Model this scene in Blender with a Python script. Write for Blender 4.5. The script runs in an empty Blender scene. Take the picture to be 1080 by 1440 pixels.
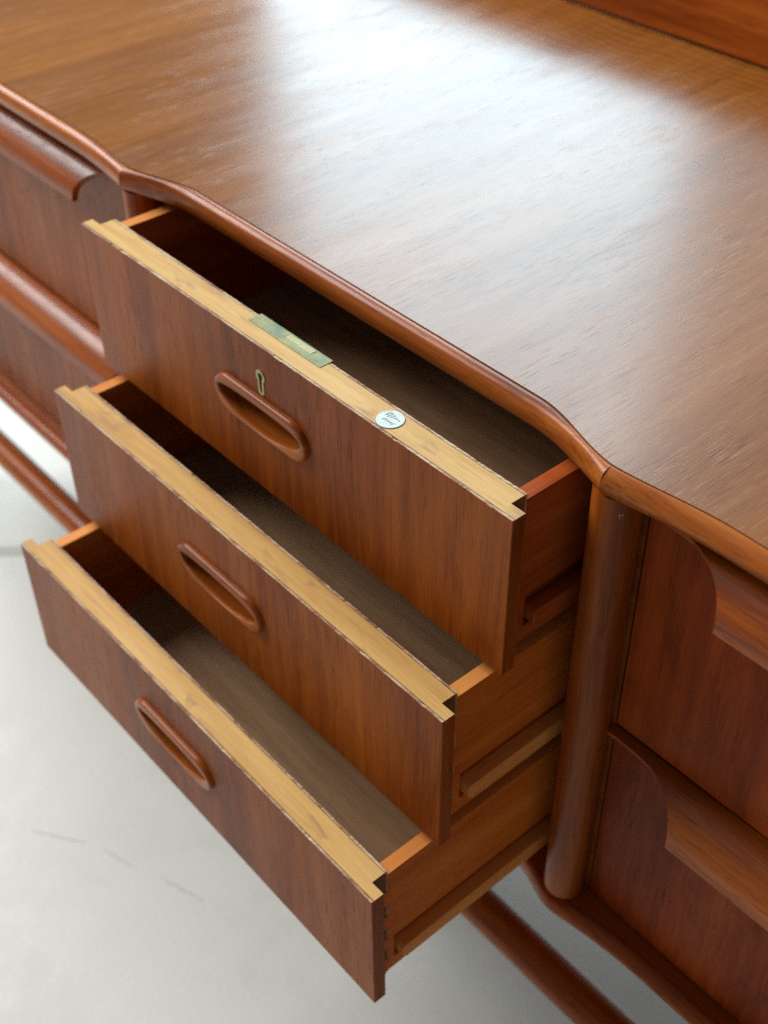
import bpy, bmesh, math, random
from mathutils import Matrix, Vector
random.seed(7)
scene = bpy.context.scene
COL = scene.collection

# ------------------------------------------------------------------ camera
cam_d = bpy.data.cameras.new('camera')
cam = bpy.data.objects.new('camera', cam_d)
COL.objects.link(cam)
scene.camera = cam
RX, RD, RF = (0.6535, 0.7568, -0.0101), (0.4868, -0.4305, -0.7600), (-0.5796, 0.4918, -0.6498)
m = Matrix(((RX[0], -RD[0], -RF[0], 0.8550), (RX[1], -RD[1], -RF[1], -0.4148),
            (RX[2], -RD[2], -RF[2], 0.4823), (0, 0, 0, 1)))
cam.matrix_world = m
cam_d.sensor_fit = 'VERTICAL'
cam_d.sensor_height = 36.0
cam_d.sensor_width = 27.0
cam_d.lens = 45.03
cam_d.clip_start = 0.02
cam_d.clip_end = 100
cam_d.dof.use_dof = True
cam_d.dof.focus_distance = 0.785
cam_d.dof.aperture_fstop = 6.3

# ------------------------------------------------------------------ room light
world = bpy.data.worlds.new('World')
scene.world = world
world.use_nodes = True
bg = world.node_tree.nodes['Background']
bg.inputs[0].default_value = (1.0, 0.98, 0.95, 1)
bg.inputs[1].default_value = 0.18


def window(name, loc, aim, w, h, radiance, col=(1, 1, 1)):
    d = bpy.data.lights.new(name, 'AREA')
    d.shape = 'RECTANGLE'
    d.size, d.size_y = w, h
    d.energy = radiance * math.pi * w * h
    d.color = col
    o = bpy.data.objects.new(name, d)
    COL.objects.link(o)
    o.location = loc
    o.rotation_euler = (Vector(aim) - Vector(loc)).to_track_quat('-Z', 'Y').to_euler()
    return o


window('window_light_back', (-2.32, 2.6, 1.72), (-2.32, 0, 1.72), 2.06, 2.94, 8.0, (0.60, 0.87, 1.0))
window('window_light_back_curtained', (-0.95, 2.6, 1.40), (-0.95, 0, 1.40), 0.62, 2.30, 1.3, (0.70, 0.89, 1.0))
window('window_light_left', (-3.1, -0.6, 2.6), (0, -0.2, 0.0), 3.2, 2.4, 12.2, (1.0, 0.99, 0.97))

scene.cycles.max_bounces = 6
scene.cycles.diffuse_bounces = 3
scene.cycles.glossy_bounces = 3
scene.cycles.caustics_reflective = False
scene.cycles.caustics_refractive = False
scene.cycles.use_denoising = False

vs = scene.view_settings
vs.view_transform = 'Standard'
vs.look = 'None'
vs.exposure = 0
vs.gamma = 1
vs.use_curve_mapping = False


# ------------------------------------------------------------------ materials
class NT:
    def __init__(self, name):
        self.m = bpy.data.materials.new(name)
        self.m.use_nodes = True
        self.t = self.m.node_tree
        self.n = self.t.nodes
        self.bsdf = self.n['Principled BSDF']

    def new(self, typ, **kw):
        nd = self.n.new(typ)
        for k, v in kw.items():
            setattr(nd, k, v)
        return nd

    def link(self, a, b):
        self.t.links.new(a, b)

    def val(self, sock, v):
        if hasattr(v, 'is_linked') or isinstance(v, bpy.types.NodeSocket):
            self.link(v, sock)
        else:
            sock.default_value = v

    def math(self, op, a, b=0.0, c=0.0, clamp=False):
        nd = self.new('ShaderNodeMath', operation=op, use_clamp=clamp)
        self.val(nd.inputs[0], a)
        self.val(nd.inputs[1], b)
        self.val(nd.inputs[2], c)
        return nd.outputs[0]

    def mix(self, fac, a, b, mode='MIX'):
        nd = self.new('ShaderNodeMix', data_type='RGBA', blend_type=mode)
        self.val(nd.inputs[0], fac)
        for s, v in ((nd.inputs[6], a), (nd.inputs[7], b)):
            if isinstance(v, tuple):
                s.default_value = (*v[:3], 1)
            else:
                self.link(v, s)
        return nd.outputs[2]

    def mapping(self, src, scale, loc=(0, 0, 0), rot=(0, 0, 0)):
        nd = self.new('ShaderNodeMapping')
        self.link(src, nd.inputs['Vector'])
        nd.inputs['Scale'].default_value = scale
        nd.inputs['Location'].default_value = loc
        nd.inputs['Rotation'].default_value = rot
        return nd.outputs[0]

    def noise(self, vec, scale=1.0, detail=4.0, rough=0.55, dist=0.0):
        nd = self.new('ShaderNodeTexNoise')
        self.link(vec, nd.inputs['Vector'])
        nd.inputs['Scale'].default_value = scale
        nd.inputs['Detail'].default_value = detail
        nd.inputs['Roughness'].default_value = rough
        nd.inputs['Distortion'].default_value = dist
        return nd.outputs[0]

    def ramp(self, fac, stops, interp='LINEAR'):
        nd = self.new('ShaderNodeValToRGB')
        self.link(fac, nd.inputs[0])
        cr = nd.color_ramp
        cr.interpolation = interp
        while len(cr.elements) < len(stops):
            cr.elements.new(0.5)
        for e, (p, c) in zip(cr.elements, stops):
            e.position = p
            e.color = (*c[:3], 1) if isinstance(c, tuple) else (c, c, c, 1)
        return nd.outputs[0]

    def coords(self):
        tc = self.new('ShaderNodeTexCoord')
        oi = self.new('ShaderNodeObjectInfo')
        k = self.math('MULTIPLY', oi.outputs['Random'], 23.0)
        cb = self.new('ShaderNodeCombineXYZ')
        for i in range(3):
            self.link(k, cb.inputs[i])
        va = self.new('ShaderNodeVectorMath', operation='ADD')
        self.link(tc.outputs['Object'], va.inputs[0])
        self.link(cb.outputs[0], va.inputs[1])
        return tc.outputs['Object'], va.outputs[0]

    def bump(self, height, dist, strength=1.0, normal=None):
        b = self.new('ShaderNodeBump')
        b.inputs['Strength'].default_value = strength
        b.inputs['Distance'].default_value = dist
        self.link(height, b.inputs['Height'])
        if normal is not None:
            self.link(normal, b.inputs['Normal'])
        return b.outputs[0]


def ax(axis, across, along):
    return tuple(along if 'XYZ'[i] == axis else across for i in range(3))


def wood(name, axis, stops, rough=0.35, spec=0.5, pore=0.55, pore_col=None, big=9, streak=85,
         figure=0.0, fig_axis='Y', bump=0.00012, stretch=1.0, coat=0.0, coat_rough=0.2, blotch=None, mott=0.0, con=1.0):
    t = NT(name)
    raw, v = t.coords()
    n1 = t.noise(t.mapping(v, ax(axis, big, big * 0.13 * stretch)), 1, 4, 0.55, 0.7)
    n2 = t.noise(t.mapping(v, ax(axis, streak, streak * 0.05)), 1, 5, 0.6, 0.4)
    n3 = t.noise(t.mapping(v, ax(axis, 800, 26)), 1, 1, 0.6)
    f = t.math('ADD', t.math('MULTIPLY', n1, 0.50), t.math('MULTIPLY', n2, 0.34))
    f = t.math('ADD', f, t.math('MULTIPLY', n3, 0.16))
    if con != 1.0:
        f = t.math('ADD', t.math('MULTIPLY', t.math('SUBTRACT', f, 0.5), con), 0.5)
    rough_add = None
    if figure:
        wv = t.new('ShaderNodeTexWave', wave_type='BANDS', bands_direction=fig_axis, wave_profile='SIN')
        t.link(t.mapping(raw, (1, 1, 1)), wv.inputs['Vector'])
        wv.inputs['Scale'].default_value = 26
        wv.inputs['Distortion'].default_value = 8.0
        wv.inputs['Detail'].default_value = 2.5
        wv.inputs['Detail Scale'].default_value = 0.55
        msk = t.noise(t.mapping(raw, (3.1, 3.1, 3.1), (4.2, 1.3, 0)), 1, 2, 0.5)
        sx = t.new('ShaderNodeSeparateXYZ')
        t.link(raw, sx.inputs[0])
        msk = t.math('ADD', msk, t.math('ADD', t.math('MULTIPLY', sx.outputs['X'], 0.35), t.math('MULTIPLY', sx.outputs['Y'], 0.8)))
        msk = t.ramp(msk, [(0.56, 0.0), (0.80, 1.0)])
        wf = t.math('MULTIPLY', t.math('SUBTRACT', wv.outputs['Fac'], 0.5), t.math('MULTIPLY', msk, figure))
        f = t.math('ADD', f, wf)
        rough_add = wf
    c = t.ramp(f, stops)
    if mott:
        mn = t.noise(t.mapping(v, ax(axis, 26, 15), (5, 8, 1)), 1, 4, 0.6, 1.2)
        mr = t.ramp(mn, [(0.34, (1 - 0.62 * mott, 1 - 0.70 * mott, 1 - 0.75 * mott)), (0.50, (1.0, 1.0, 1.0)), (0.68, (1.0, 1.0, 1.0))])
        c = t.mix(1.0, c, mr, 'MULTIPLY')
    # open pores: short dashes along the grain
    pv = t.mapping(v, ax(axis, 800, 46))
    pn = t.noise(pv, 1, 1.5, 0.5)
    pm = t.ramp(pn, [(0.60, 0.0), (0.69, 1.0)])
    pd = t.noise(t.mapping(v, ax(axis, 22, 7), (3, 5, 7)), 1, 2, 0.5)
    pm = t.math('MULTIPLY', pm, t.ramp(pd, [(0.38, 0.15), (0.6, 1.0)]))
    if pore_col:
        c = t.mix(t.math('MULTIPLY', pm, pore), c, pore_col)  # pale wax-filled pores; their sky glint is mixed into the colour
    else:
        c = t.mix(t.math('MULTIPLY', pm, pore), c, t.mix(1.0, c, (0.32, 0.26, 0.24), 'MULTIPLY'))
    if figure:
        dn = t.noise(t.mapping(v, ax(axis, 1150, 42), (11, 3, 5)), 1, 1.0, 0.5)
        dm = t.math('MULTIPLY', t.ramp(dn, [(0.52, 0.0), (0.68, 0.6)]), t.ramp(t.noise(t.mapping(v, ax(axis, 26, 9), (1, 7, 3)), 1, 3, 0.6), [(0.36, 0.15), (0.62, 1.0)]))
        c = t.mix(dm, c, t.mix(1.0, c, (0.45, 0.36, 0.30), 'MULTIPLY'))
    if blotch:
        bn = t.noise(t.mapping(v, ax(axis, 60, 22), (7, 2, 9)), 1, 4, 0.6, 0.5)
        c = t.mix(t.ramp(bn, [(0.58, 0.0), (0.70, 0.7)]), c, blotch)
    t.link(c, t.bsdf.inputs['Base Color'])
    rn = t.noise(t.mapping(v, ax(axis, 30, 6)), 1, 2, 0.6)
    r = t.math('ADD', rough - 0.09, t.math('MULTIPLY', rn, 0.18))
    r = t.math('ADD', r, t.math('MULTIPLY', pm, 0.15), clamp=True)
    t.link(r, t.bsdf.inputs['Roughness'])
    if figure:
        sp = t.math('SUBTRACT', 1.0, t.math('MULTIPLY', dm, 0.30))
        t.link(t.math('MULTIPLY', sp, spec), t.bsdf.inputs['Specular IOR Level'])
    else:
        t.bsdf.inputs['Specular IOR Level'].default_value = spec
    t.bsdf.inputs['Coat Weight'].default_value = coat
    t.bsdf.inputs['Coat Roughness'].default_value = coat_rough
    h = t.math('SUBTRACT', t.math('ADD', t.math('MULTIPLY', n3, 0.4), t.math('MULTIPLY', n2, 0.3)),
               t.math('MULTIPLY', pm, 0.9))
    if rough_add is not None:
        h = t.math('ADD', h, t.math('MULTIPLY', rough_add, 1.0))
    t.link(t.bump(h, bump), t.bsdf.inputs['Normal'])
    return t.m


TEAK = [(0.30, (0.1126, 0.0211, 0.0023)), (0.44, (0.2240, 0.0467, 0.0049)), (0.55, (0.3264, 0.0769, 0.0081)), (0.70, (0.4288, 0.1158, 0.0137))]
TEAK_RED = [(0.30, (0.1456, 0.0260, 0.0032)), (0.45, (0.2744, 0.0560, 0.0064)), (0.56, (0.3752, 0.0880, 0.0101)), (0.70, (0.4704, 0.1300, 0.0173))]
TEAK_PULL = [(0.30, (0.1672, 0.0344, 0.0045)), (0.45, (0.2992, 0.0705, 0.0095)), (0.56, (0.3960, 0.1049, 0.0153)), (0.70, (0.4752, 0.1462, 0.0252))]
TEAK_PANEL = [(0.30, (0.1104, 0.0143, 0.0015)), (0.44, (0.2209, 0.0330, 0.0034)), (0.55, (0.3165, 0.0528, 0.0055)), (0.70, (0.4196, 0.0825, 0.0091))]
TEAK_TOP = [(0.30, (0.1500, 0.0436, 0.0056)), (0.44, (0.2350, 0.0757, 0.0101)), (0.55, (0.3050, 0.1067, 0.0154)), (0.70, (0.3850, 0.1474, 0.0252))]
PALE = [(0.30, (0.50, 0.260, 0.070)), (0.48, (0.64, 0.385, 0.125)), (0.60, (0.72, 0.460, 0.170)), (0.75, (0.77, 0.53, 0.22))]
OAKY = [(0.30, (0.3590, 0.0696, 0.0077)), (0.46, (0.5491, 0.1280, 0.0154)), (0.57, (0.6547, 0.1683, 0.0220)), (0.72, (0.7392, 0.2122, 0.0330))]
REDDISH = [(0.30, (0.2106, 0.0324, 0.0057)), (0.46, (0.3335, 0.0567, 0.0088)), (0.57, (0.4212, 0.0826, 0.0139)), (0.72, (0.5148, 0.1175, 0.0227))]
BATTEN = [(0.30, (0.5898, 0.1924, 0.0380)), (0.46, (0.7161, 0.2651, 0.0607)), (0.57, (0.8004, 0.3249, 0.0844)), (0.72, (0.8426, 0.3676, 0.1096))]
PLY = [(0.30, (0.2551, 0.1358, 0.0641)), (0.46, (0.3591, 0.2058, 0.1056)), (0.57, (0.4441, 0.2634, 0.1396)), (0.72, (0.5292, 0.3293, 0.1848))]

M = {}
M['top'] = wood('teak_top_veneer', 'Y', TEAK_TOP, con=0.8, rough=0.23, spec=0.5, pore=0.30, pore_col=(0.38, 0.22, 0.13), big=7,
                figure=0.13, fig_axis='Y', bump=0.00002)
M['front'] = wood('teak_drawer_veneer', 'Z', TEAK, mott=0.2, rough=0.40, spec=0.15, pore=0.45, big=10)
M['panel'] = wood('teak_side_drawer_veneer', 'Z', TEAK_PANEL, mott=0.35, rough=0.40, spec=0.10, pore=0.5, big=10)
M['teak_x'] = wood('solid_teak_lengthwise', 'X', TEAK_RED, con=1.5, rough=0.29, spec=0.22, pore=0.75, big=14, bump=0.00008)
M['pull'] = wood('solid_teak_pull', 'X', TEAK_PULL, con=1.45, rough=0.28, spec=0.25, pore=0.6, big=20, streak=130, bump=0.00006)
M['lip'] = wood('solid_teak_lip', 'X', TEAK_RED, con=1.5, rough=0.31, spec=0.42, pore=0.75, big=14, bump=0.00006)
M['teak_z'] = wood('solid_teak_upright', 'Z', TEAK, con=1.35, rough=0.38, spec=0.18, pore=0.5, big=14, bump=0.00006)
M['teak_dark'] = wood('teak_board', 'X', TEAK, rough=0.30, spec=0.5, pore=0.4, big=12, bump=0.00006)
M['pale'] = wood('pale_core_wood', 'X', PALE, con=1.25, rough=0.5, spec=0.25, pore=0.18, big=16, streak=110, bump=0.00005,
                 blotch=(0.34, 0.19, 0.10))
M['side'] = wood('orange_drawer_side_wood', 'Y', OAKY, con=1.35, rough=0.48, spec=0.12, pore=0.35, big=18, bump=0.00006)
M['side_red'] = wood('red_drawer_side_wood', 'Y', REDDISH, con=1.3, rough=0.48, spec=0.12, pore=0.35, big=18, bump=0.00006)
M['ply'] = wood('grey_brown_plywood', 'X', PLY, con=1.8, rough=0.55, spec=0.12, pore=0.4, big=10, bump=0.00006)
M['batten'] = wood('yellow_batten_wood', 'Y', BATTEN, rough=0.5, spec=0.12, pore=0.3, big=18, bump=0.00006)
M['inside'] = wood('dark_carcass_wood', 'Y', TEAK, rough=0.6, spec=0.3, pore=0.3)


def plain(name, col, rough=0.5, metal=0.0, spec=0.5, var=0.0, vcol=None, scale=80, bump=0.0):
    t = NT(name)
    raw, v = t.coords()
    n = t.noise(t.mapping(v, (scale,) * 3), 1, 4, 0.6)
    if var and vcol:
        c = t.mix(t.ramp(n, [(0.5 - var, 0.0), (0.5 + var, 1.0)]), col, vcol)
        t.link(c, t.bsdf.inputs['Base Color'])
    else:
        t.bsdf.inputs['Base Color'].default_value = (*col, 1)
    t.link(t.math('ADD', rough - 0.08, t.math('MULTIPLY', n, 0.16)), t.bsdf.inputs['Roughness'])
    t.bsdf.inputs['Metallic'].default_value = metal
    t.bsdf.inputs['Specular IOR Level'].default_value = spec
    if bump:
        t.link(t.bump(n, bump), t.bsdf.inputs['Normal'])
    return t.m


M['brass'] = plain('patinated_brass', (0.30, 0.26, 0.105), 0.42, 0.5, 0.5, 0.12, (0.14, 0.175, 0.10), 60, 0.00005)
M['brass_bolt'] = plain('rubbed_brass', (0.38, 0.34, 0.17), 0.45, 0.5)
M['brass_key'] = plain('dull_brass_rim', (0.50, 0.40, 0.20), 0.40, 0.7, 0.5, 0.2, (0.34, 0.27, 0.14), 300)
M['hole'] = plain('keyhole_shade', (0.006, 0.004, 0.003), 0.8)
M['badge'] = plain('pale_nickel', (0.60, 0.635, 0.575), 0.45, 0.25, 0.5, 0.25, (0.46, 0.52, 0.47), 160, 0.00004)
M['badge_ink'] = plain('engraved_grey', (0.38, 0.41, 0.385), 0.5, 0.1)
M['glue'] = plain('dark_glue_line', (0.055, 0.028, 0.014), 0.7)
M['end'] = plain('dark_end_grain', (0.24, 0.10, 0.036), 0.6, 0, 0.2, 0.2, (0.15, 0.058, 0.020), 300, 0.00008)
M['flake'] = plain('paper_remnant', (0.42, 0.34, 0.27), 0.8)


def veneer_edge():
    t = NT('chipped_veneer_edge')
    raw, v = t.coords()
    n = t.noise(t.mapping(v, (48, 300, 300)), 1, 5, 0.7)
    n2 = t.noise(t.mapping(v, (28, 60, 60), (3, 1, 2)), 1, 3, 0.6)
    c = t.ramp(t.math('ADD', t.math('MULTIPLY', n, 0.6), t.math('MULTIPLY', n2, 0.4)),
               [(0.39, (0.13, 0.050, 0.020)), (0.47, (0.34, 0.17, 0.080)), (0.52, (0.52, 0.36, 0.22)), (0.66, (0.68, 0.53, 0.36))])
    t.link(c, t.bsdf.inputs['Base Color'])
    t.bsdf.inputs['Roughness'].default_value = 0.6
    return t.m


M['vedge'] = veneer_edge()


def floor_mat():
    t = NT('pale_concrete_floor')
    raw, v = t.coords()
    n1 = t.noise(t.mapping(raw, (3.2, 3.2, 3.2)), 1, 6, 0.6, 0.3)
    n2 = t.noise(t.mapping(raw, (24, 24, 24)), 1, 6, 0.65)
    n3 = t.noise(t.mapping(raw, (160, 160, 160)), 1, 4, 0.6)
    f = t.math('ADD', t.math('MULTIPLY', n1, 0.5), t.math('ADD', t.math('MULTIPLY', n2, 0.33), t.math('MULTIPLY', n3, 0.17)))
    c = t.ramp(f, [(0.32, (0.54, 0.55, 0.51)), (0.46, (0.585, 0.60, 0.56)), (0.58, (0.61, 0.625, 0.585)), (0.72, (0.635, 0.65, 0.615))])
    sm = t.noise(t.mapping(raw, (9, 22, 9), (1.1, 2.7, 0), (0, 0, 0.7)), 1, 5, 0.7, 0.6)
    c = t.mix(t.ramp(sm, [(0.62, 0.0), (0.78, 0.16)]), c, (0.36, 0.37, 0.34))
    t.link(c, t.bsdf.inputs['Base Color'])
    t.link(t.ramp(n2, [(0.3, 0.42), (0.7, 0.62)]), t.bsdf.inputs['Roughness'])
    t.link(t.bump(n3, 0.0006, 0.5), t.bsdf.inputs['Normal'])
    return t.m


M['floor'] = floor_mat()
M['scuff'] = plain('grey_floor_scuff', (0.525, 0.535, 0.50), 0.6, 0, 0.3, 0.12, (0.595, 0.61, 0.57), 190)
M['joint'] = plain('floor_joint', (0.43, 0.43, 0.38), 0.8)


# ------------------------------------------------------------------ mesh helpers
def finish(name, bm, mats, parent=None, smooth=None, bevel=0.0, segs=2):
    bmesh.ops.recalc_face_normals(bm, faces=bm.faces)
    me = bpy.data.meshes.new(name)
    bm.to_mesh(me)
    bm.free()
    for mm in (mats if isinstance(mats, (list, tuple)) else [mats]):
        me.materials.append(M[mm])
    if smooth:
        for p in me.polygons:
            p.use_smooth = True
        me.set_sharp_from_angle(angle=math.radians(smooth))
    o = bpy.data.objects.new(name, me)
    COL.objects.link(o)
    if parent is not None:
        o.parent = parent
    if bevel:
        b = o.modifiers.new('worn_edges', 'BEVEL')
        b.width = bevel
        b.segments = segs
        b.limit_method = 'ANGLE'
        b.angle_limit = math.radians(35)
    return o


def box(bm, x0, x1, y0, y1, z0, z1, mat=0):
    vs_ = [bm.verts.new((x, y, z)) for z in (z0, z1) for y in (y0, y1) for x in (x0, x1)]
    for q in ((0, 2, 3, 1), (4, 5, 7, 6), (0, 1, 5, 4), (2, 6, 7, 3), (0, 4, 6, 2), (1, 3, 7, 5)):
        f = bm.faces.new([vs_[i] for i in q])
        f.material_index = mat
    return vs_


def prism(bm, pts, axis, a0, a1, mat=0):
    """closed polygon pts (2D) extruded along axis between a0 and a1"""
    def P(p, a):
        return {'X': (a, p[0], p[1]), 'Y': (p[0], a, p[1]), 'Z': (p[0], p[1], a)}[axis]
    A = [bm.verts.new(P(p, a0)) for p in pts]
    B = [bm.verts.new(P(p, a1)) for p in pts]
    n = len(pts)
    fs = [bm.faces.new(A), bm.faces.new(B)]
    for i in range(n):
        fs.append(bm.faces.new((A[i], A[(i + 1) % n], B[(i + 1) % n], B[i])))
    for f in fs:
        f.material_index = mat
    return fs


def plate_with_hole(bm, outer, hole, y0, y1, edge_mat=0, top_z=None):
    """plate in the XZ plane, between y0 and y1, with one hole"""
    loops = {}
    for y in (y0, y1):
        lo = [bm.verts.new((p[0], y, p[1])) for p in outer]
        lh = [bm.verts.new((p[0], y, p[1])) for p in hole]
        es = []
        for L in (lo, lh):
            for i in range(len(L)):
                es.append(bm.edges.new((L[i], L[(i + 1) % len(L)])))
        bmesh.ops.triangle_fill(bm, use_beauty=True, use_dissolve=False, edges=es)
        loops[y] = (lo, lh)
    for k in (0, 1):
        a, b = loops[y0][k], loops[y1][k]
        n = len(a)
        for i in range(n):
            f = bm.faces.new((a[i], a[(i + 1) % n], b[(i + 1) % n], b[i]))
            if k == 0 and top_z is not None and min(v.co.z for v in f.verts) > top_z:
                f.material_index = edge_mat


def grid(bm, rows, close=False, mat=0):
    V = [[bm.verts.new(p) for p in r] for r in rows]
    for i in range(len(V) - 1):
        n = len(V[i])
        for j in range(n if close else n - 1):
            f = bm.faces.new((V[i][j], V[i][(j + 1) % n], V[i + 1][(j + 1) % n], V[i + 1][j]))
            f.material_index = mat
    return V


def empty(name, loc, label, cat, group=None):
    o = bpy.data.objects.new(name, None)
    COL.objects.link(o)
    o.location = loc
    o.empty_display_size = 0.05
    o['label'] = label
    o['category'] = cat
    if group:
        o['group'] = group
    return o


def sm(t):
    t = max(0.0, min(1.0, t))
    return t * t * (3 - 2 * t)


def interp(pts, x):
    if x <= pts[0][0]:
        return pts[0][1]
    for (a, b), (c, d) in zip(pts, pts[1:]):
        if x <= c:
            return b + (d - b) * (x - a) / (c - a)
    return pts[-1][1]


# ------------------------------------------------------------------ dimensions (metres)
W, H = 0.480, 0.1305            # drawer front
LIP, BODY, REB = 0.0107, 0.0136, 0.0119
PXL, PXR, PY, PR = -0.020, 0.500, 0.0695, 0.0160   # posts
ZT = 0.022                      # upper face of the top
XL, XR = -0.86, 1.34            # ends of the sideboard
YB = 0.64                       # back
ZBOT = -0.411
FLOOR = -0.800

# ------------------------------------------------------------------ floor
bm = bmesh.new()
box(bm, -6, 6, -5, 7, FLOOR - 0.1, FLOOR)
fl = finish('floor', bm, 'floor')
fl['kind'] = 'structure'
bm = bmesh.new()
d = Vector((0.0212, 0.0240, 0)).normalized()
nrm = Vector((-d.y, d.x, 0)) * 0.010
c0 = Vector((-0.590, 0.079, FLOOR + 0.0006))
ps = [c0 - d * 2.2 - nrm, c0 + d * 0.1 - nrm, c0 + d * 0.1 + nrm, c0 - d * 2.2 + nrm]
bm.faces.new([bm.verts.new(p) for p in ps])
finish('floor_joint', bm, 'joint', fl)


def scuff(cx, cy, ang, length, wid, seed):
    rnd = random.Random(seed)
    bm = bmesh.new()
    n = 22
    rows = []
    for i in range(n + 1):
        s = i / n - 0.5
        w = wid * (1 - (2 * s) ** 2) * rnd.uniform(0.35, 1.0) + 0.0002
        off = rnd.uniform(-1, 1) * wid * 0.4
        px = cx + math.cos(ang) * s * length - math.sin(ang) * off
        py = cy + math.sin(ang) * s * length + math.cos(ang) * off
        rows.append([(px - math.sin(ang) * w, py + math.cos(ang) * w, FLOOR + 0.0005),
                     (px + math.sin(ang) * w, py - math.cos(ang) * w, FLOOR + 0.0005)])
    grid(bm, rows)
    finish('scuff', bm, 'scuff', fl)


# ------------------------------------------------------------------ sideboard carcass
sb = empty('sideboard', (0.24, 0.30, FLOOR), 'reddish brown teak sideboard with wavy edged top, round posts and stretcher bar', 'sideboard')
SBO = Vector((0.24, 0.30, FLOOR))


def part(name, bm, mats, smooth=None, bevel=0.0, segs=2):
    bmesh.ops.translate(bm, verts=bm.verts, vec=-SBO)
    return finish(name, bm, mats, sb, smooth, bevel, segs)


def side_of(x):
    if PXL <= x <= PXR:
        return 'mid', min(x - PXL, PXR - x)
    return 'end', (PXL - x if x < PXL else x - PXR)


def y_in(x):
    s, d = side_of(x)
    if s == 'mid':
        return 0.0595 + 0.0175 * sm((d + 0.004) / 0.078)
    return 0.0595 + 0.0075 * sm((d + 0.004) / 0.085)


def y_out(x):
    s, d = side_of(x)
    if s == 'mid':
        t = min(1, d / 0.075)
        return 0.0495 + 0.0175 * (1 - (1 - t) ** 2)
    t = min(1, d / 0.10)
    return 0.0495 + 0.0075 * (1 - (1 - t) ** 2)


def samples():
    xs = set()
    x = XL
    while x < XR:
        xs.add(round(x, 4))
        s, d = side_of(x)
        x += 0.002 if d < 0.012 else 0.004 if d < 0.11 else 0.02
    xs.update((XR, PXL, PXR))
    return sorted(xs)


XS = samples()


def roll_n(x):
    """profile squareness: rounder over the open drawers, flatter at the right end"""
    s, d = side_of(x)
    if s == 'mid':
        return 2.3
    return 1.45 if x > PXR else 2.0


def y_out_soft(x):
    s, d = side_of(x)
    d = math.sqrt(d * d + 0.012 ** 2) - 0.012
    if s == 'mid':
        t = min(1, d / 0.070)
        return 0.0495 + 0.0175 * (1 - (1 - t) ** 2)
    t = min(1, d / 0.085)
    return 0.0495 + 0.0075 * (1 - (1 - t) ** 2)


def roll(bm, zc, hz, y_shift, back, yof):
    chunks = [[x for x in XS if x <= PXL], [x for x in XS if PXL <= x <= PXR], [x for x in XS if x >= PXR]]
    K = 14
    for ci, ch in enumerate(chunks):
        rows = []
        for x in ch:
            yi, yo = y_in(x) + y_shift, yof(x) + y_shift
            w = yi - yo
            n = 2.0 + ((2.0, 2.3, 1.5)[ci] - 2.0) * sm(side_of(x)[1] / 0.04)
            r = [(x, yi + back, zc + hz - 0.0006)]
            for k in range(K + 1):
                ph = math.pi / 2 - math.pi * k / K
                cx_, sx_ = abs(math.cos(ph)), math.sin(ph)
                yy = yi - w * cx_ ** (2 / n)
                zz = zc + hz * math.copysign(abs(sx_) ** (2 / n), sx_)
                if ci < 2:
                    zz += 0.0011 * math.exp(-((k - 3.5) / 2.0) ** 2)
                if k == 0:
                    zz -= 0.0005
                r.append((x, yy, zz))
            r.append((x, yi + back, zc - hz))
            rows.append(r)
        V = grid(bm, rows, close=True)
        if ci == 0:
            bm.faces.new(V[0])
        if ci == 2:
            bm.faces.new(V[-1])


# top panel (veneered board whose front follows the roll)
bm = bmesh.new()
front = [(x, y_in(x) + 0.0004) for x in XS]
A = [bm.verts.new((x, y, ZT)) for x, y in front]
Bk = [bm.verts.new((x, YB, ZT)) for x, y in front]
A2 = [bm.verts.new((x, y, ZT - 0.0195)) for x, y in front]
Bk2 = [bm.verts.new((x, YB, ZT - 0.0195)) for x, y in front]
for i in range(len(front) - 1):
    bm.faces.new((A[i], A[i + 1], Bk[i + 1], Bk[i]))
    bm.faces.new((A2[i], Bk2[i], Bk2[i + 1], A2[i + 1]))
    bm.faces.new((A[i], A2[i], A2[i + 1], A[i + 1]))
    bm.faces.new((Bk[i], Bk[i + 1], Bk2[i + 1], Bk2[i]))
bm.faces.new((A[0], Bk[0], Bk2[0], A2[0]))
bm.faces.new((A[-1], A2[-1], Bk2[-1], Bk[-1]))
part('top_panel', bm, 'top')

bm = bmesh.new()
roll(bm, 0.0118, 0.0100, 0.0, 0.0002, y_out)
part('edge_molding', bm, 'pull', smooth=50)

# bottom board with the same wavy roll
bm = bmesh.new()
roll(bm, -0.4215, 0.0103, 0.0012, 0.0012, y_out_soft)
part('bottom_rail', bm, 'teak_x', smooth=50)
bm = bmesh.new()
A, Bk, A2, Bk2 = [], [], [], []
for x in XS:
    y = y_in(x) + 0.0024
    A.append(bm.verts.new((x, y, -0.4114)))
    Bk.append(bm.verts.new((x, YB - 0.03, -0.4114)))
    A2.append(bm.verts.new((x, y, -0.4314)))
    Bk2.append(bm.verts.new((x, YB - 0.03, -0.4314)))
for i in range(len(XS) - 1):
    bm.faces.new((A[i], A[i + 1], Bk[i + 1], Bk[i]))
    bm.faces.new((A2[i], Bk2[i], Bk2[i + 1], A2[i + 1]))
    bm.faces.new((A[i], A2[i], A2[i + 1], A[i + 1]))
    bm.faces.new((Bk[i], Bk[i + 1], Bk2[i + 1], Bk2[i]))
bm.faces.new((A[0], Bk[0], Bk2[0], A2[0]))
bm.faces.new((A[-1], A2[-1], Bk2[-1], Bk[-1]))
part('bottom_board', bm, 'teak_dark')


def turned(bm, cx, cy, prof, seg=40):
    rows = []
    for r, z in prof:
        rows.append([(cx + r * math.cos(2 * math.pi * k / seg), cy + r * math.sin(2 * math.pi * k / seg), z) for k in range(seg)])
    V = grid(bm, rows, close=True)
    bm.faces.new(V[0])
    bm.faces.new(V[-1])


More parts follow.
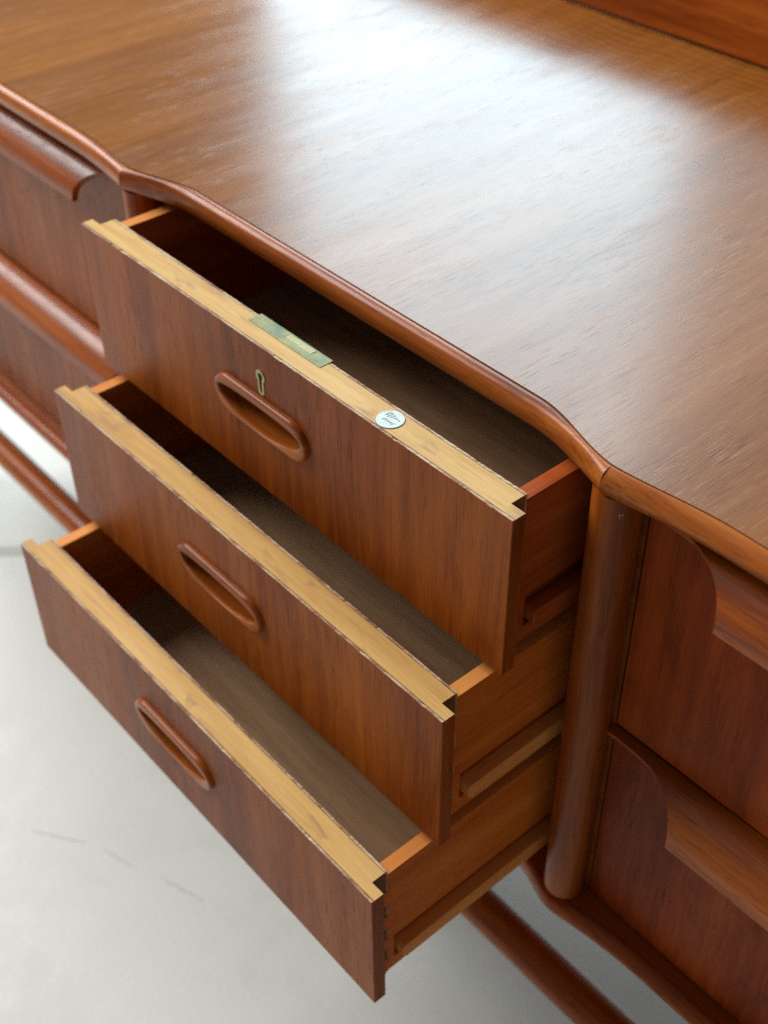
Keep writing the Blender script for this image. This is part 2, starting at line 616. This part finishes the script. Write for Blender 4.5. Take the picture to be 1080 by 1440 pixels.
for px in (PXL, PXR):
    bm = bmesh.new()
    z0, z1 = ZBOT - 0.0002, 0.0022
    turned(bm, px, PY, [(PR - 0.0045, z0), (PR - 0.0022, z0 + 0.0008), (PR - 0.0006, z0 + 0.0028), (PR, z0 + 0.006)] +
           [(PR, z0 + 0.006 + (z1 - z0 - 0.006) * k / 8) for k in range(1, 9)])
    part('post', bm, 'teak_z', smooth=40)
    bm = bmesh.new()
    box(bm, px - 0.0155, px + 0.0155, PY + 0.012, YB - 0.04, ZBOT, 0.0020)
    part('partition', bm, 'inside')
for x0, x1 in ((XL + 0.004, XL + 0.026), (XR - 0.026, XR - 0.004)):
    bm = bmesh.new()
    box(bm, x0, x1, 0.072, YB - 0.04, ZBOT, 0.0020)
    part('end_panel', bm, 'teak_z', bevel=0.002)
bm = bmesh.new()
box(bm, XL + 0.027, XR - 0.027, YB - 0.0385, YB - 0.0320, ZBOT, 0.0020)
part('back_panel', bm, 'inside')

# runners inside the carcass that carry the open drawers
ZD = (0.0, -0.1366, -0.2738)
for z in ZD:
    for x0, x1 in ((-0.0040, 0.0048), (0.4752, 0.4840)):
        bm = bmesh.new()
        box(bm, x0, x1, 0.105, 0.58, z - 0.1230, z - 0.1145)
        part('drawer_rail', bm, 'inside')

# raised board along the back of the top
bm = bmesh.new()
box(bm, XL + 0.02, XR - 0.02, 0.605, 0.627, ZT + 0.0015, ZT + 0.066)
part('gallery_board', bm, 'teak_x', bevel=0.003, segs=3)

# stretcher bar and legs
bm = bmesh.new()
rows = []
for i in range(30):
    x = XL + 0.05 + (XR - XL - 0.10) * i / 29
    rows.append([(x, 0.100 + 0.0187 * math.cos(2 * math.pi * k / 40), -0.6105 + 0.0187 * math.sin(2 * math.pi * k / 40)) for k in range(40)])
V = grid(bm, rows, close=True)
bm.faces.new(V[0])
bm.faces.new(V[-1])
part('stretcher', bm, 'teak_x', smooth=40)
for x in (XL + 0.05, XR - 0.05):
    for y in (0.100, 0.56):
        bm = bmesh.new()
        turned(bm, x, y, [(0.013, FLOOR), (0.016, FLOOR + 0.1), (0.021, FLOOR + 0.25), (0.024, -0.4316)])
        part('leg', bm, 'teak_z', smooth=40)

# small pale paper remnant stuck to the right-hand post
bm = bmesh.new()
for dx, dz, sx, sz in ((0, 0, 0.0009, 0.0020), (0.0016, 0.0004, 0.0007, 0.0016), (0.0005, -0.0022, 0.0011, 0.0005)):
    a = math.radians(-46)
    def Q(u, z):
        aa = a + u / PR
        return (PXR + (PR + 0.0002) * math.cos(aa), PY + (PR + 0.0002) * math.sin(aa), z)
    vv = [Q(dx - sx / 2, -0.0085 + dz - sz / 2), Q(dx + sx / 2, -0.0085 + dz - sz / 2), Q(dx + sx / 2, -0.0085 + dz + sz / 2), Q(dx - sx / 2, -0.0085 + dz + sz / 2)]
    bm.faces.new([bm.verts.new(p) for p in vv])
part('paper_remnant', bm, 'flake')

# ------------------------------------------------------------------ closed side drawers with carved lip pulls
PROF = [(0, 0), (-.008, -.0015), (-.016, -.006), (-.023, -.0135), (-.028, -.022), (-.030, -.032)]
CONT = [(.004, .0065), (.024, .0052), (.045, .0060), (.055, .0072), (.061, .0090), (.068, .0120), (.0745, .0155),
        (.080, .0190), (.0848, .0226), (.0885, .0262), (.0915, .0300)]


def catmull(pts, n):
    out = []
    P = [pts[0]] + list(pts) + [pts[-1]]
    for i in range(1, len(P) - 2):
        for k in range(n):
            t = k / n
            out.append(tuple(0.5 * (2 * P[i][a] + (P[i + 1][a] - P[i - 1][a]) * t +
                                    (2 * P[i - 1][a] - 5 * P[i][a] + 4 * P[i + 1][a] - P[i + 2][a]) * t * t +
                                    (-P[i - 1][a] + 3 * P[i][a] - 3 * P[i + 1][a] + P[i + 2][a]) * t ** 3) for a in (0, 1)))
    out.append(tuple(pts[-1]))
    return out


FINE = catmull(PROF, 8)
SLEN = [0.0]
for a, b in zip(FINE, FINE[1:]):
    SLEN.append(SLEN[-1] + math.dist(a, b))


def prof_at(s):
    for i in range(len(FINE) - 1):
        if s <= SLEN[i + 1] or i == len(FINE) - 2:
            t = (s - SLEN[i]) / max(1e-9, SLEN[i + 1] - SLEN[i])
            p = [FINE[i][k] + (FINE[i + 1][k] - FINE[i][k]) * t for k in (0, 1)]
            tx, tz = FINE[i + 1][0] - FINE[i][0], FINE[i + 1][1] - FINE[i][1]
            L = math.hypot(tx, tz)
            return p, (-tz / L * -1, tx / L)     # inward normal (back and down)


def s_of_d(d):
    lo = 0.0
    for i, f in enumerate(FINE):
        if -f[0] >= d:
            j = max(1, i)
            a, b = -FINE[j - 1][0], -FINE[j][0]
            return SLEN[j - 1] + (SLEN[j] - SLEN[j - 1]) * ((d - a) / max(1e-9, b - a))
    return SLEN[-1]


DY = 0.080


def closed_drawer(x_start, sgn, z_top, height, label, length=0.79):
    pmat = 'panel' if sgn > 0 else 'front'
    base = Vector((x_start + sgn * length / 2, DY, z_top - height))
    t = empty('closed_drawer', base, label, 'drawer', 'closed drawers in the side sections')
    bm = bmesh.new()
    xa, xb = sorted((x_start, x_start + sgn * length))
    box(bm, xa, xb, DY, DY + 0.020, z_top - height, z_top)
    bmesh.ops.translate(bm, verts=bm.verts, vec=-base)
    finish('front_panel', bm, pmat, t, bevel=0.0008)
    # lip pull
    bm = bmesh.new()
    us = [0.0035 + 0.0015 * k for k in range(60)]
    us = [u for u in us if u < 0.0914] + [0.0915, 0.0935, 0.1] + [0.1 + 0.025 * k for k in range(1, 27)]
    N = 16
    rows = []
    for u in us:
        dd = interp(CONT, u)
        smax = s_of_d(dd) if u < 0.0915 else SLEN[-1]
        top, bot = [], []
        for k in range(N + 1):
            s = smax * k / N
            p, nn = prof_at(s)
            th = 0.0075 * min(1.0, 0.25 + smax / 0.030) * (1 - 0.25 * k / N)
            top.append((x_start + sgn * (u - 0.0175), DY + p[0] - 0.0002, z_top + p[1] + 0.0004))
            yb_ = DY + p[0] + abs(nn[0]) * th
            bot.append((x_start + sgn * (u - 0.0175), min(yb_, DY + 0.003), z_top + p[1] - abs(nn[1]) * th))
        # rounded nose between the upper and the under side
        nose = tuple((top[-1][i] + bot[-1][i]) / 2 for i in range(3))
        nose = (nose[0], nose[1] - 0.0004, nose[2] - 0.0012)
        back_t = (top[0][0], DY + 0.003, top[0][2])
        back_b = (bot[0][0], DY + 0.003, bot[0][2])
        rows.append([back_t] + top + [nose] + bot[::-1] + [back_b])
    V = grid(bm, rows, close=True)
    bm.faces.new(V[0])
    bm.faces.new(V[-1])
    bmesh.ops.translate(bm, verts=bm.verts, vec=-base)
    finish('lip_pull', bm, 'lip', t, smooth=42)
    # box behind the front
    bm = bmesh.new()
    for (a, b, c, d_) in ((xa + 0.012, xa + 0.023, DY + 0.0205, 0.55), (xb - 0.023, xb - 0.012, DY + 0.0205, 0.55)):
        box(bm, a, b, c, d_, z_top - height + 0.004, z_top - 0.02)
    box(bm, xa + 0.0235, xb - 0.0235, DY + 0.0205, 0.55, z_top - height + 0.010, z_top - height + 0.016)
    bmesh.ops.translate(bm, verts=bm.verts, vec=-base)
    finish('drawer_box', bm, 'side', t)
    return t


ZU, ZL, HH = -0.0078, -0.2118, 0.1985
closed_drawer(PXR + 0.0175, 1, ZU, HH, 'closed drawer with curved lip pull, right of the right post, directly under the top')
closed_drawer(PXR + 0.0175, 1, ZL, HH, 'closed drawer with curved lip pull, right of the right post, lower of the two')
closed_drawer(PXL - 0.0175, -1, ZU, HH, 'closed drawer with sheen on its lip pull, left of the open drawers, under the top')
closed_drawer(PXL - 0.0175, -1, ZL, HH, 'closed drawer with bright sheen on its lip pull, left of the open drawers, lower')


# ------------------------------------------------------------------ open drawers
def stadium(L, Hh, n=96):
    """points round a stadium of half length L, half height Hh, even in angle"""
    pts = []
    st = L - Hh
    per = 4 * st + 2 * math.pi * Hh
    for k in range(n):
        s = per * k / n
        if s < 2 * st:
            pts.append((st - s, Hh))
        elif s < 2 * st + math.pi * Hh:
            a = (s - 2 * st) / Hh
            pts.append((-st - Hh * math.sin(a), Hh * math.cos(a)))
        elif s < 4 * st + math.pi * Hh:
            pts.append((-st + (s - 2 * st - math.pi * Hh), -Hh))
        else:
            a = (s - 4 * st - math.pi * Hh) / Hh
            pts.append((st + Hh * math.sin(a), -Hh * math.cos(a)))
    return pts


def handle_mesh(bm, cx, cz):
    O = stadium(0.0545, 0.0170)
    n = len(O)
    IL = 0.0484

    def inner(k, grow=0.0):
        x, z = O[k]
        u = max(-1, min(1, x / 0.0545))
        # eye-shaped opening: flat upper edge, bowed lower edge
        a = math.atan2(z / 0.0170, x / 0.0545)
        ix = (IL + grow) * math.copysign(abs(math.cos(a)) ** 0.85, math.cos(a))
        q = max(0.0, 1 - (ix / (IL + grow)) ** 2)
        if z >= 0:
            iz = 0.0030 + (0.0066 + grow) * q ** 0.30
        else:
            iz = 0.0030 - (0.0170 + grow) * q ** 0.52
        return ix, iz

    def inset(k, d):
        x, z = O[k]
        L = math.hypot(x, z)
        st = 0.0545 - 0.0170
        bx = max(-st, min(st, x))
        nx, nz = x - bx, z
        l = math.hypot(nx, nz)
        return x - nx / l * d, z - nz / l * d
    spec = []
    prof = ((0.0, 0.05), (0.0, -0.45), (0.045, -0.74), (0.12, -0.90), (0.25, -0.98), (0.45, -1.0), (0.66, -1.0),
            (0.84, -0.98), (0.95, -0.91), (1.0, -0.78))
    for k in range(n):
        ix, iz = inner(k)
        ox, oz = O[k]
        hgt = 0.0046 * (0.78 + 0.22 * sm((oz + 0.017) / 0.030))
        col = [(ox + (ix - ox) * f, hgt * y, oz + (iz - oz) * f) for f, y in prof]
        w = sm((0.0030 - iz) / 0.0100)           # 1 on the lower, scooped side; 0 under the upper rim
        dz = -0.0010 * w + 0.0052 * (1 - w)      # the hollow is undercut, most of all below the upper rim
        for g, y, sx_ in ((0.0, -0.0016, 1.0), (0.6, 0.0012, 1.03), (1.0, 0.0040, 1.055), (1.0, 0.0120, 1.055), (0.7, 0.0168, 1.02)):
            col.append((ix * sx_, y, iz + dz * g))
        col += [(ix * 0.90, 0.0186, iz * 0.8 + dz * 0.5), (ix * 0.5, 0.0190, iz * 0.4), (ix * 0.15, 0.0190, iz * 0.1)]
        spec.append(col)
    rows = [[(cx + spec[k][r][0], spec[k][r][1], cz + spec[k][r][2]) for k in range(n)] for r in range(len(spec[0]))]
    V = grid(bm, rows, close=True)
    bm.faces.new(V[-1])


def jagged_top(x0, x1, z, seed, amp=0.00022):
    rnd = random.Random(seed)
    pts = []
    n = int((x1 - x0) / 0.0018)
    chip = 0
    for i in range(n + 1):
        x = x0 + (x1 - x0) * i / n
        if chip <= 0 and rnd.random() < 0.022:
            chip = rnd.randint(1, 5)
            deep = rnd.uniform(0.0003, 0.0009)
        dz = rnd.uniform(-amp, amp * 0.4)
        if chip > 0:
            dz -= deep * rnd.uniform(0.5, 1)
            chip -= 1
        pts.append((x, z + dz))
    return pts


CX, CZ = 0.2325, -0.0605


def open_drawer(o, z, label, lock, seed, side_mat):
    base = Vector((W / 2, -o, z - H))
    t = empty('open_drawer', base, label, 'drawer', 'drawers pulled open in the centre')
    L0 = Vector((-W / 2, 0, H))          # drawer coordinates -> local

    def dp(name, bm, mats, parent=t, smooth=None, bevel=0.0, segs=2):
        bmesh.ops.translate(bm, verts=bm.verts, vec=L0)
        return finish(name, bm, mats, parent, smooth, bevel, segs)

    hole = [(CX + x, CZ + zz) for x, zz in stadium(0.0525, 0.0160, 48)]
    # core of the front: rebated at both ends
    bm = bmesh.new()
    plate_with_hole(bm, [(0.0, -H), (W, -H), (W, 0.0), (0.0, 0.0)], hole, 0.0024, LIP)
    plate_with_hole(bm, [(REB, -H), (W - REB, -H), (W - REB, 0.0), (REB, 0.0)], hole, LIP, 0.0196)
    box(bm, REB, W - REB, 0.0196, LIP + BODY - 0.0022, -H, 0.0)
    for f in bm.faces:
        f.normal_update()
        if abs(f.normal.x) > 0.9 and abs(f.calc_center_median().x - W / 2) > W / 2 - REB - 0.001:
            f.material_index = 1
    core = dp('front_panel', bm, ['pale', 'end'])
    # facing veneer with chipped upper edge
    bm = bmesh.new()
    tp = jagged_top(0.0, W, 0.0001, seed)
    plate_with_hole(bm, [(0.0, -H), (W, -H)] + tp[::-1], hole, 0.0, 0.00185, 1, -0.01)
    dp('facing_veneer', bm, ['front', 'vedge'])
    bm = bmesh.new()
    box(bm, 0.0004, W - 0.0004, 0.00190, 0.00236, -0.0080, -0.0004)
    dp('glue_line', bm, 'glue')
    # inner veneer
    bm = bmesh.new()
    tp = jagged_top(REB, W - REB, 0.0, seed + 50, 0.0003)
    y0, y1 = LIP + BODY - 0.0017, LIP + BODY
    pts = [(REB, -H + 0.002), (W - REB, -H + 0.002)] + tp[::-1]
    fs = prism(bm, pts, 'Y', y0, y1)
    for f in fs[2:]:
        if min(v.co.z for v in f.verts) > -0.01:
            f.material_index = 1
    dp('inner_veneer', bm, ['ply', 'vedge'])
    bm = bmesh.new()
    box(bm, REB + 0.0004, W - REB - 0.0004, y0 - 0.00046, y0 - 0.00003, -H + 0.003, -0.0004)
    dp('glue_line', bm, 'glue')
    # teak banding on the ends of the front
    for x0, x1 in ((-0.0006, -0.00005), (W + 0.00005, W + 0.0006)):
        bm = bmesh.new()
        box(bm, x0, x1, 0.0003, LIP - 0.0003, -H + 0.0003, -0.0006)
        dp('edge_band', bm, 'front')
    # sides, with a stopped groove, dovetails and a slide batten in the groove
    yb, yf = 0.425, LIP + BODY
    zt, zb = -0.0045, -0.1277
    for s in (-1, 1):
        def X(v):
            return W / 2 + s * v
        xo, xi, xg = W / 2 - REB, W / 2 - REB - 0.0105, W / 2 - REB - 0.0050
        bm = bmesh.new()

        def bx(a, b, *r):
            a, b = sorted((X(a), X(b)))
            box(bm, a, b, *r)
        bx(xi, xo, yf, 0.0300, zt, zt - 0.0001 + (zb - zt)) if False else bx(xi, xo, yf, 0.0300, zb, zt)
        bx(xi, xo, 0.0300, yb, -0.0870, zt)
        bx(xi, xo, 0.0300, yb, zb, -0.1150)
        bx(xi, xg, 0.0300, yb, -0.1150, -0.0870)
        for za, zc in ((-0.022, -0.042), (-0.053, -0.071), (-0.082, -0.097), (-0.1085, -0.1265)):
            a, b = sorted((X(xo + 0.00005), X(xo + 0.0005)))
            prism(bm, [(yf - 0.0001, za - 0.0022), (0.0145, za), (0.0145, zc), (yf - 0.0001, zc + 0.0022)], 'X', a, b)
        bm.normal_update()
        for f in bm.faces:
            if f.calc_center_median().z > zt - 0.0005:
                f.material_index = 1
        dp('side', bm, [side_mat, side_mat if (lock and s > 0) else 'batten'])
        bm = bmesh.new()
        a, b = sorted((X(xg + 0.0003), X(xo + 0.0066)))
        prism(bm, [(0.0330, -0.1005), (0.0350, -0.0985), (yb - 0.004, -0.0985), (yb - 0.004, -0.1145), (0.0370, -0.1145), (0.0330, -0.1105)], 'X', a, b)
        dp('slide_batten', bm, 'side_red' if lock else 'batten', bevel=0.0006)
    bm = bmesh.new()
    box(bm, REB + 0.0107, W - REB - 0.0107, yf + 0.0002, yb - 0.012, -0.1180, -0.1120)
    dp('bottom', bm, 'ply')
    bm = bmesh.new()
    box(bm, REB + 0.0107, W - REB - 0.0107, yb - 0.0115, yb, -0.1275, -0.0100)
    dp('back', bm, side_mat, bevel=0.0005)
    # handle
    bm = bmesh.new()
    handle_mesh(bm, CX, CZ)
    dp('handle', bm, 'pull', smooth=75)
    if not lock:
        return t
    # brass lock plate let into the upper edge
    bm = bmesh.new()
    box(bm, 0.2040, 0.2842, 0.0147, LIP + BODY + 0.0010, -0.004, 0.00045)
    box(bm, 0.2042, 0.2840, LIP + BODY + 0.0010, LIP + BODY + 0.0022, -0.040, 0.0003)
    lp = dp('lock_plate', bm, 'brass')
    bm = bmesh.new()
    box(bm, 0.2400, 0.2680, 0.0205, LIP + BODY + 0.0008, -0.002, 0.00075)
    bmesh.ops.translate(bm, verts=bm.verts, vec=L0)
    finish('lock_bolt', bm, 'brass_bolt', lp, bevel=0.0003)
    # keyhole escutcheon
    def key(off):
        pts = []
        n = 40
        r1, r2, zc1, zc2 = 0.0052 + off, 0.0036 + off, 0.0056, -0.0068
        for k in range(n + 1):
            a = math.radians(-48) + math.radians(276) * k / n
            pts.append((r1 * math.cos(a), zc1 + r1 * math.sin(a)))
        for k in range(n + 1):
            a = math.radians(172) + math.radians(196) * k / n
            pts.append((r2 * math.cos(a), zc2 + r2 * math.sin(a)))
        return pts
    kx, kz = 0.2352, -0.0308
    bm = bmesh.new()
    A_, B_ = key(0.0), key(-0.0025)
    rows = [[(kx + x, 0.0002, kz + q) for x, q in A_], [(kx + x, -0.0005, kz + q) for x, q in A_],
            [(kx + x, -0.0008, kz + q) for x, q in key(-0.0006)], [(kx + x, -0.0006, kz + q) for x, q in B_],
            [(kx + x, -0.00012, kz + q) for x, q in key(-0.0026)]]
    V = grid(bm, rows, close=True)
    f = bm.faces.new(V[-1])
    f.material_index = 1  # hole is not cut: black face paints in the shade of the keyhole
    dp('keyhole_plate', bm, ['brass_key', 'hole'], smooth=30)
    # round metal badge with script lettering
    bx_, by_, br = 0.3596, 0.0118, 0.0094
    bm = bmesh.new()
    n = 48
    def ring(r, zz):
        return [(bx_ + r * math.cos(2 * math.pi * k / n), by_ + r * math.sin(2 * math.pi * k / n), zz) for k in range(n)]
    V = grid(bm, [ring(br + 0.0003, 0.00015), ring(br + 0.00005, 0.00018)], close=True, mat=1)
    V = grid(bm, [ring(br, 0.00012), ring(br, 0.0005), ring(br - 0.0003, 0.0006), ring(br - 0.0006, 0.00060)], close=True)
    bm.faces.new(V[-1])
    bd = dp('maker_badge', bm, ['badge', 'glue'], smooth=30)
    bm = bmesh.new()
    def stroke(pts, w):
        for (a, b) in zip(pts, pts[1:]):
            dx, dy = b[0] - a[0], b[1] - a[1]
            l = math.hypot(dx, dy) or 1
            nx, ny = -dy / l * w, dx / l * w
            q = [(a[0] + nx, a[1] + ny), (b[0] + nx, b[1] + ny), (b[0] - nx, b[1] - ny), (a[0] - nx, a[1] - ny)]
            bm.faces.new([bm.verts.new((bx_ + p[0], by_ + p[1], 0.00070)) for p in q])
    def script(x0, x1, y0, hgt, loops, ph):
        pts = []
        for k in range(90):
            s = k / 89
            th = 2 * math.pi * loops * s + ph
            env = 0.6 + 0.4 * math.sin(5.1 * s + ph)
            pts.append((x0 + (x1 - x0) * s - 0.0008 * math.cos(th) + 0.0006 * math.sin(th), y0 + hgt * env * math.sin(th)))
        stroke(pts, 0.00020)
    script(-0.0066, 0.0062, 0.0028, 0.0026, 6, 0.4)
    script(-0.0040, 0.0058, -0.0024, 0.0018, 5, 1.9)
    stroke([(-0.0062, 0.0062), (-0.0040, 0.0050), (-0.0052, 0.0016)], 0.00016)
    bmesh.ops.translate(bm, verts=bm.verts, vec=L0)
    finish('lettering', bm, 'badge_ink', bd)
    return t


OD = (0.0, 0.0514, 0.1123)
open_drawer(OD[0], ZD[0], 'top open drawer with brass lock plate, keyhole and round metal badge', True, 11, 'side_red')
open_drawer(OD[1], ZD[1], 'middle open drawer below the keyhole drawer and above the lowest one', False, 23, 'side')
open_drawer(OD[2], ZD[2], 'lowest open drawer, pulled out farthest over the pale floor', False, 37, 'side')

# scuffs on the floor

scuff(-0.023, -0.086, math.radians(17), 0.046, 0.0016, 3)
scuff(0.060, -0.0535, math.radians(19), 0.064, 0.0018, 5)
scuff(-0.095, -0.124, math.radians(34), 0.070, 0.0008, 8)
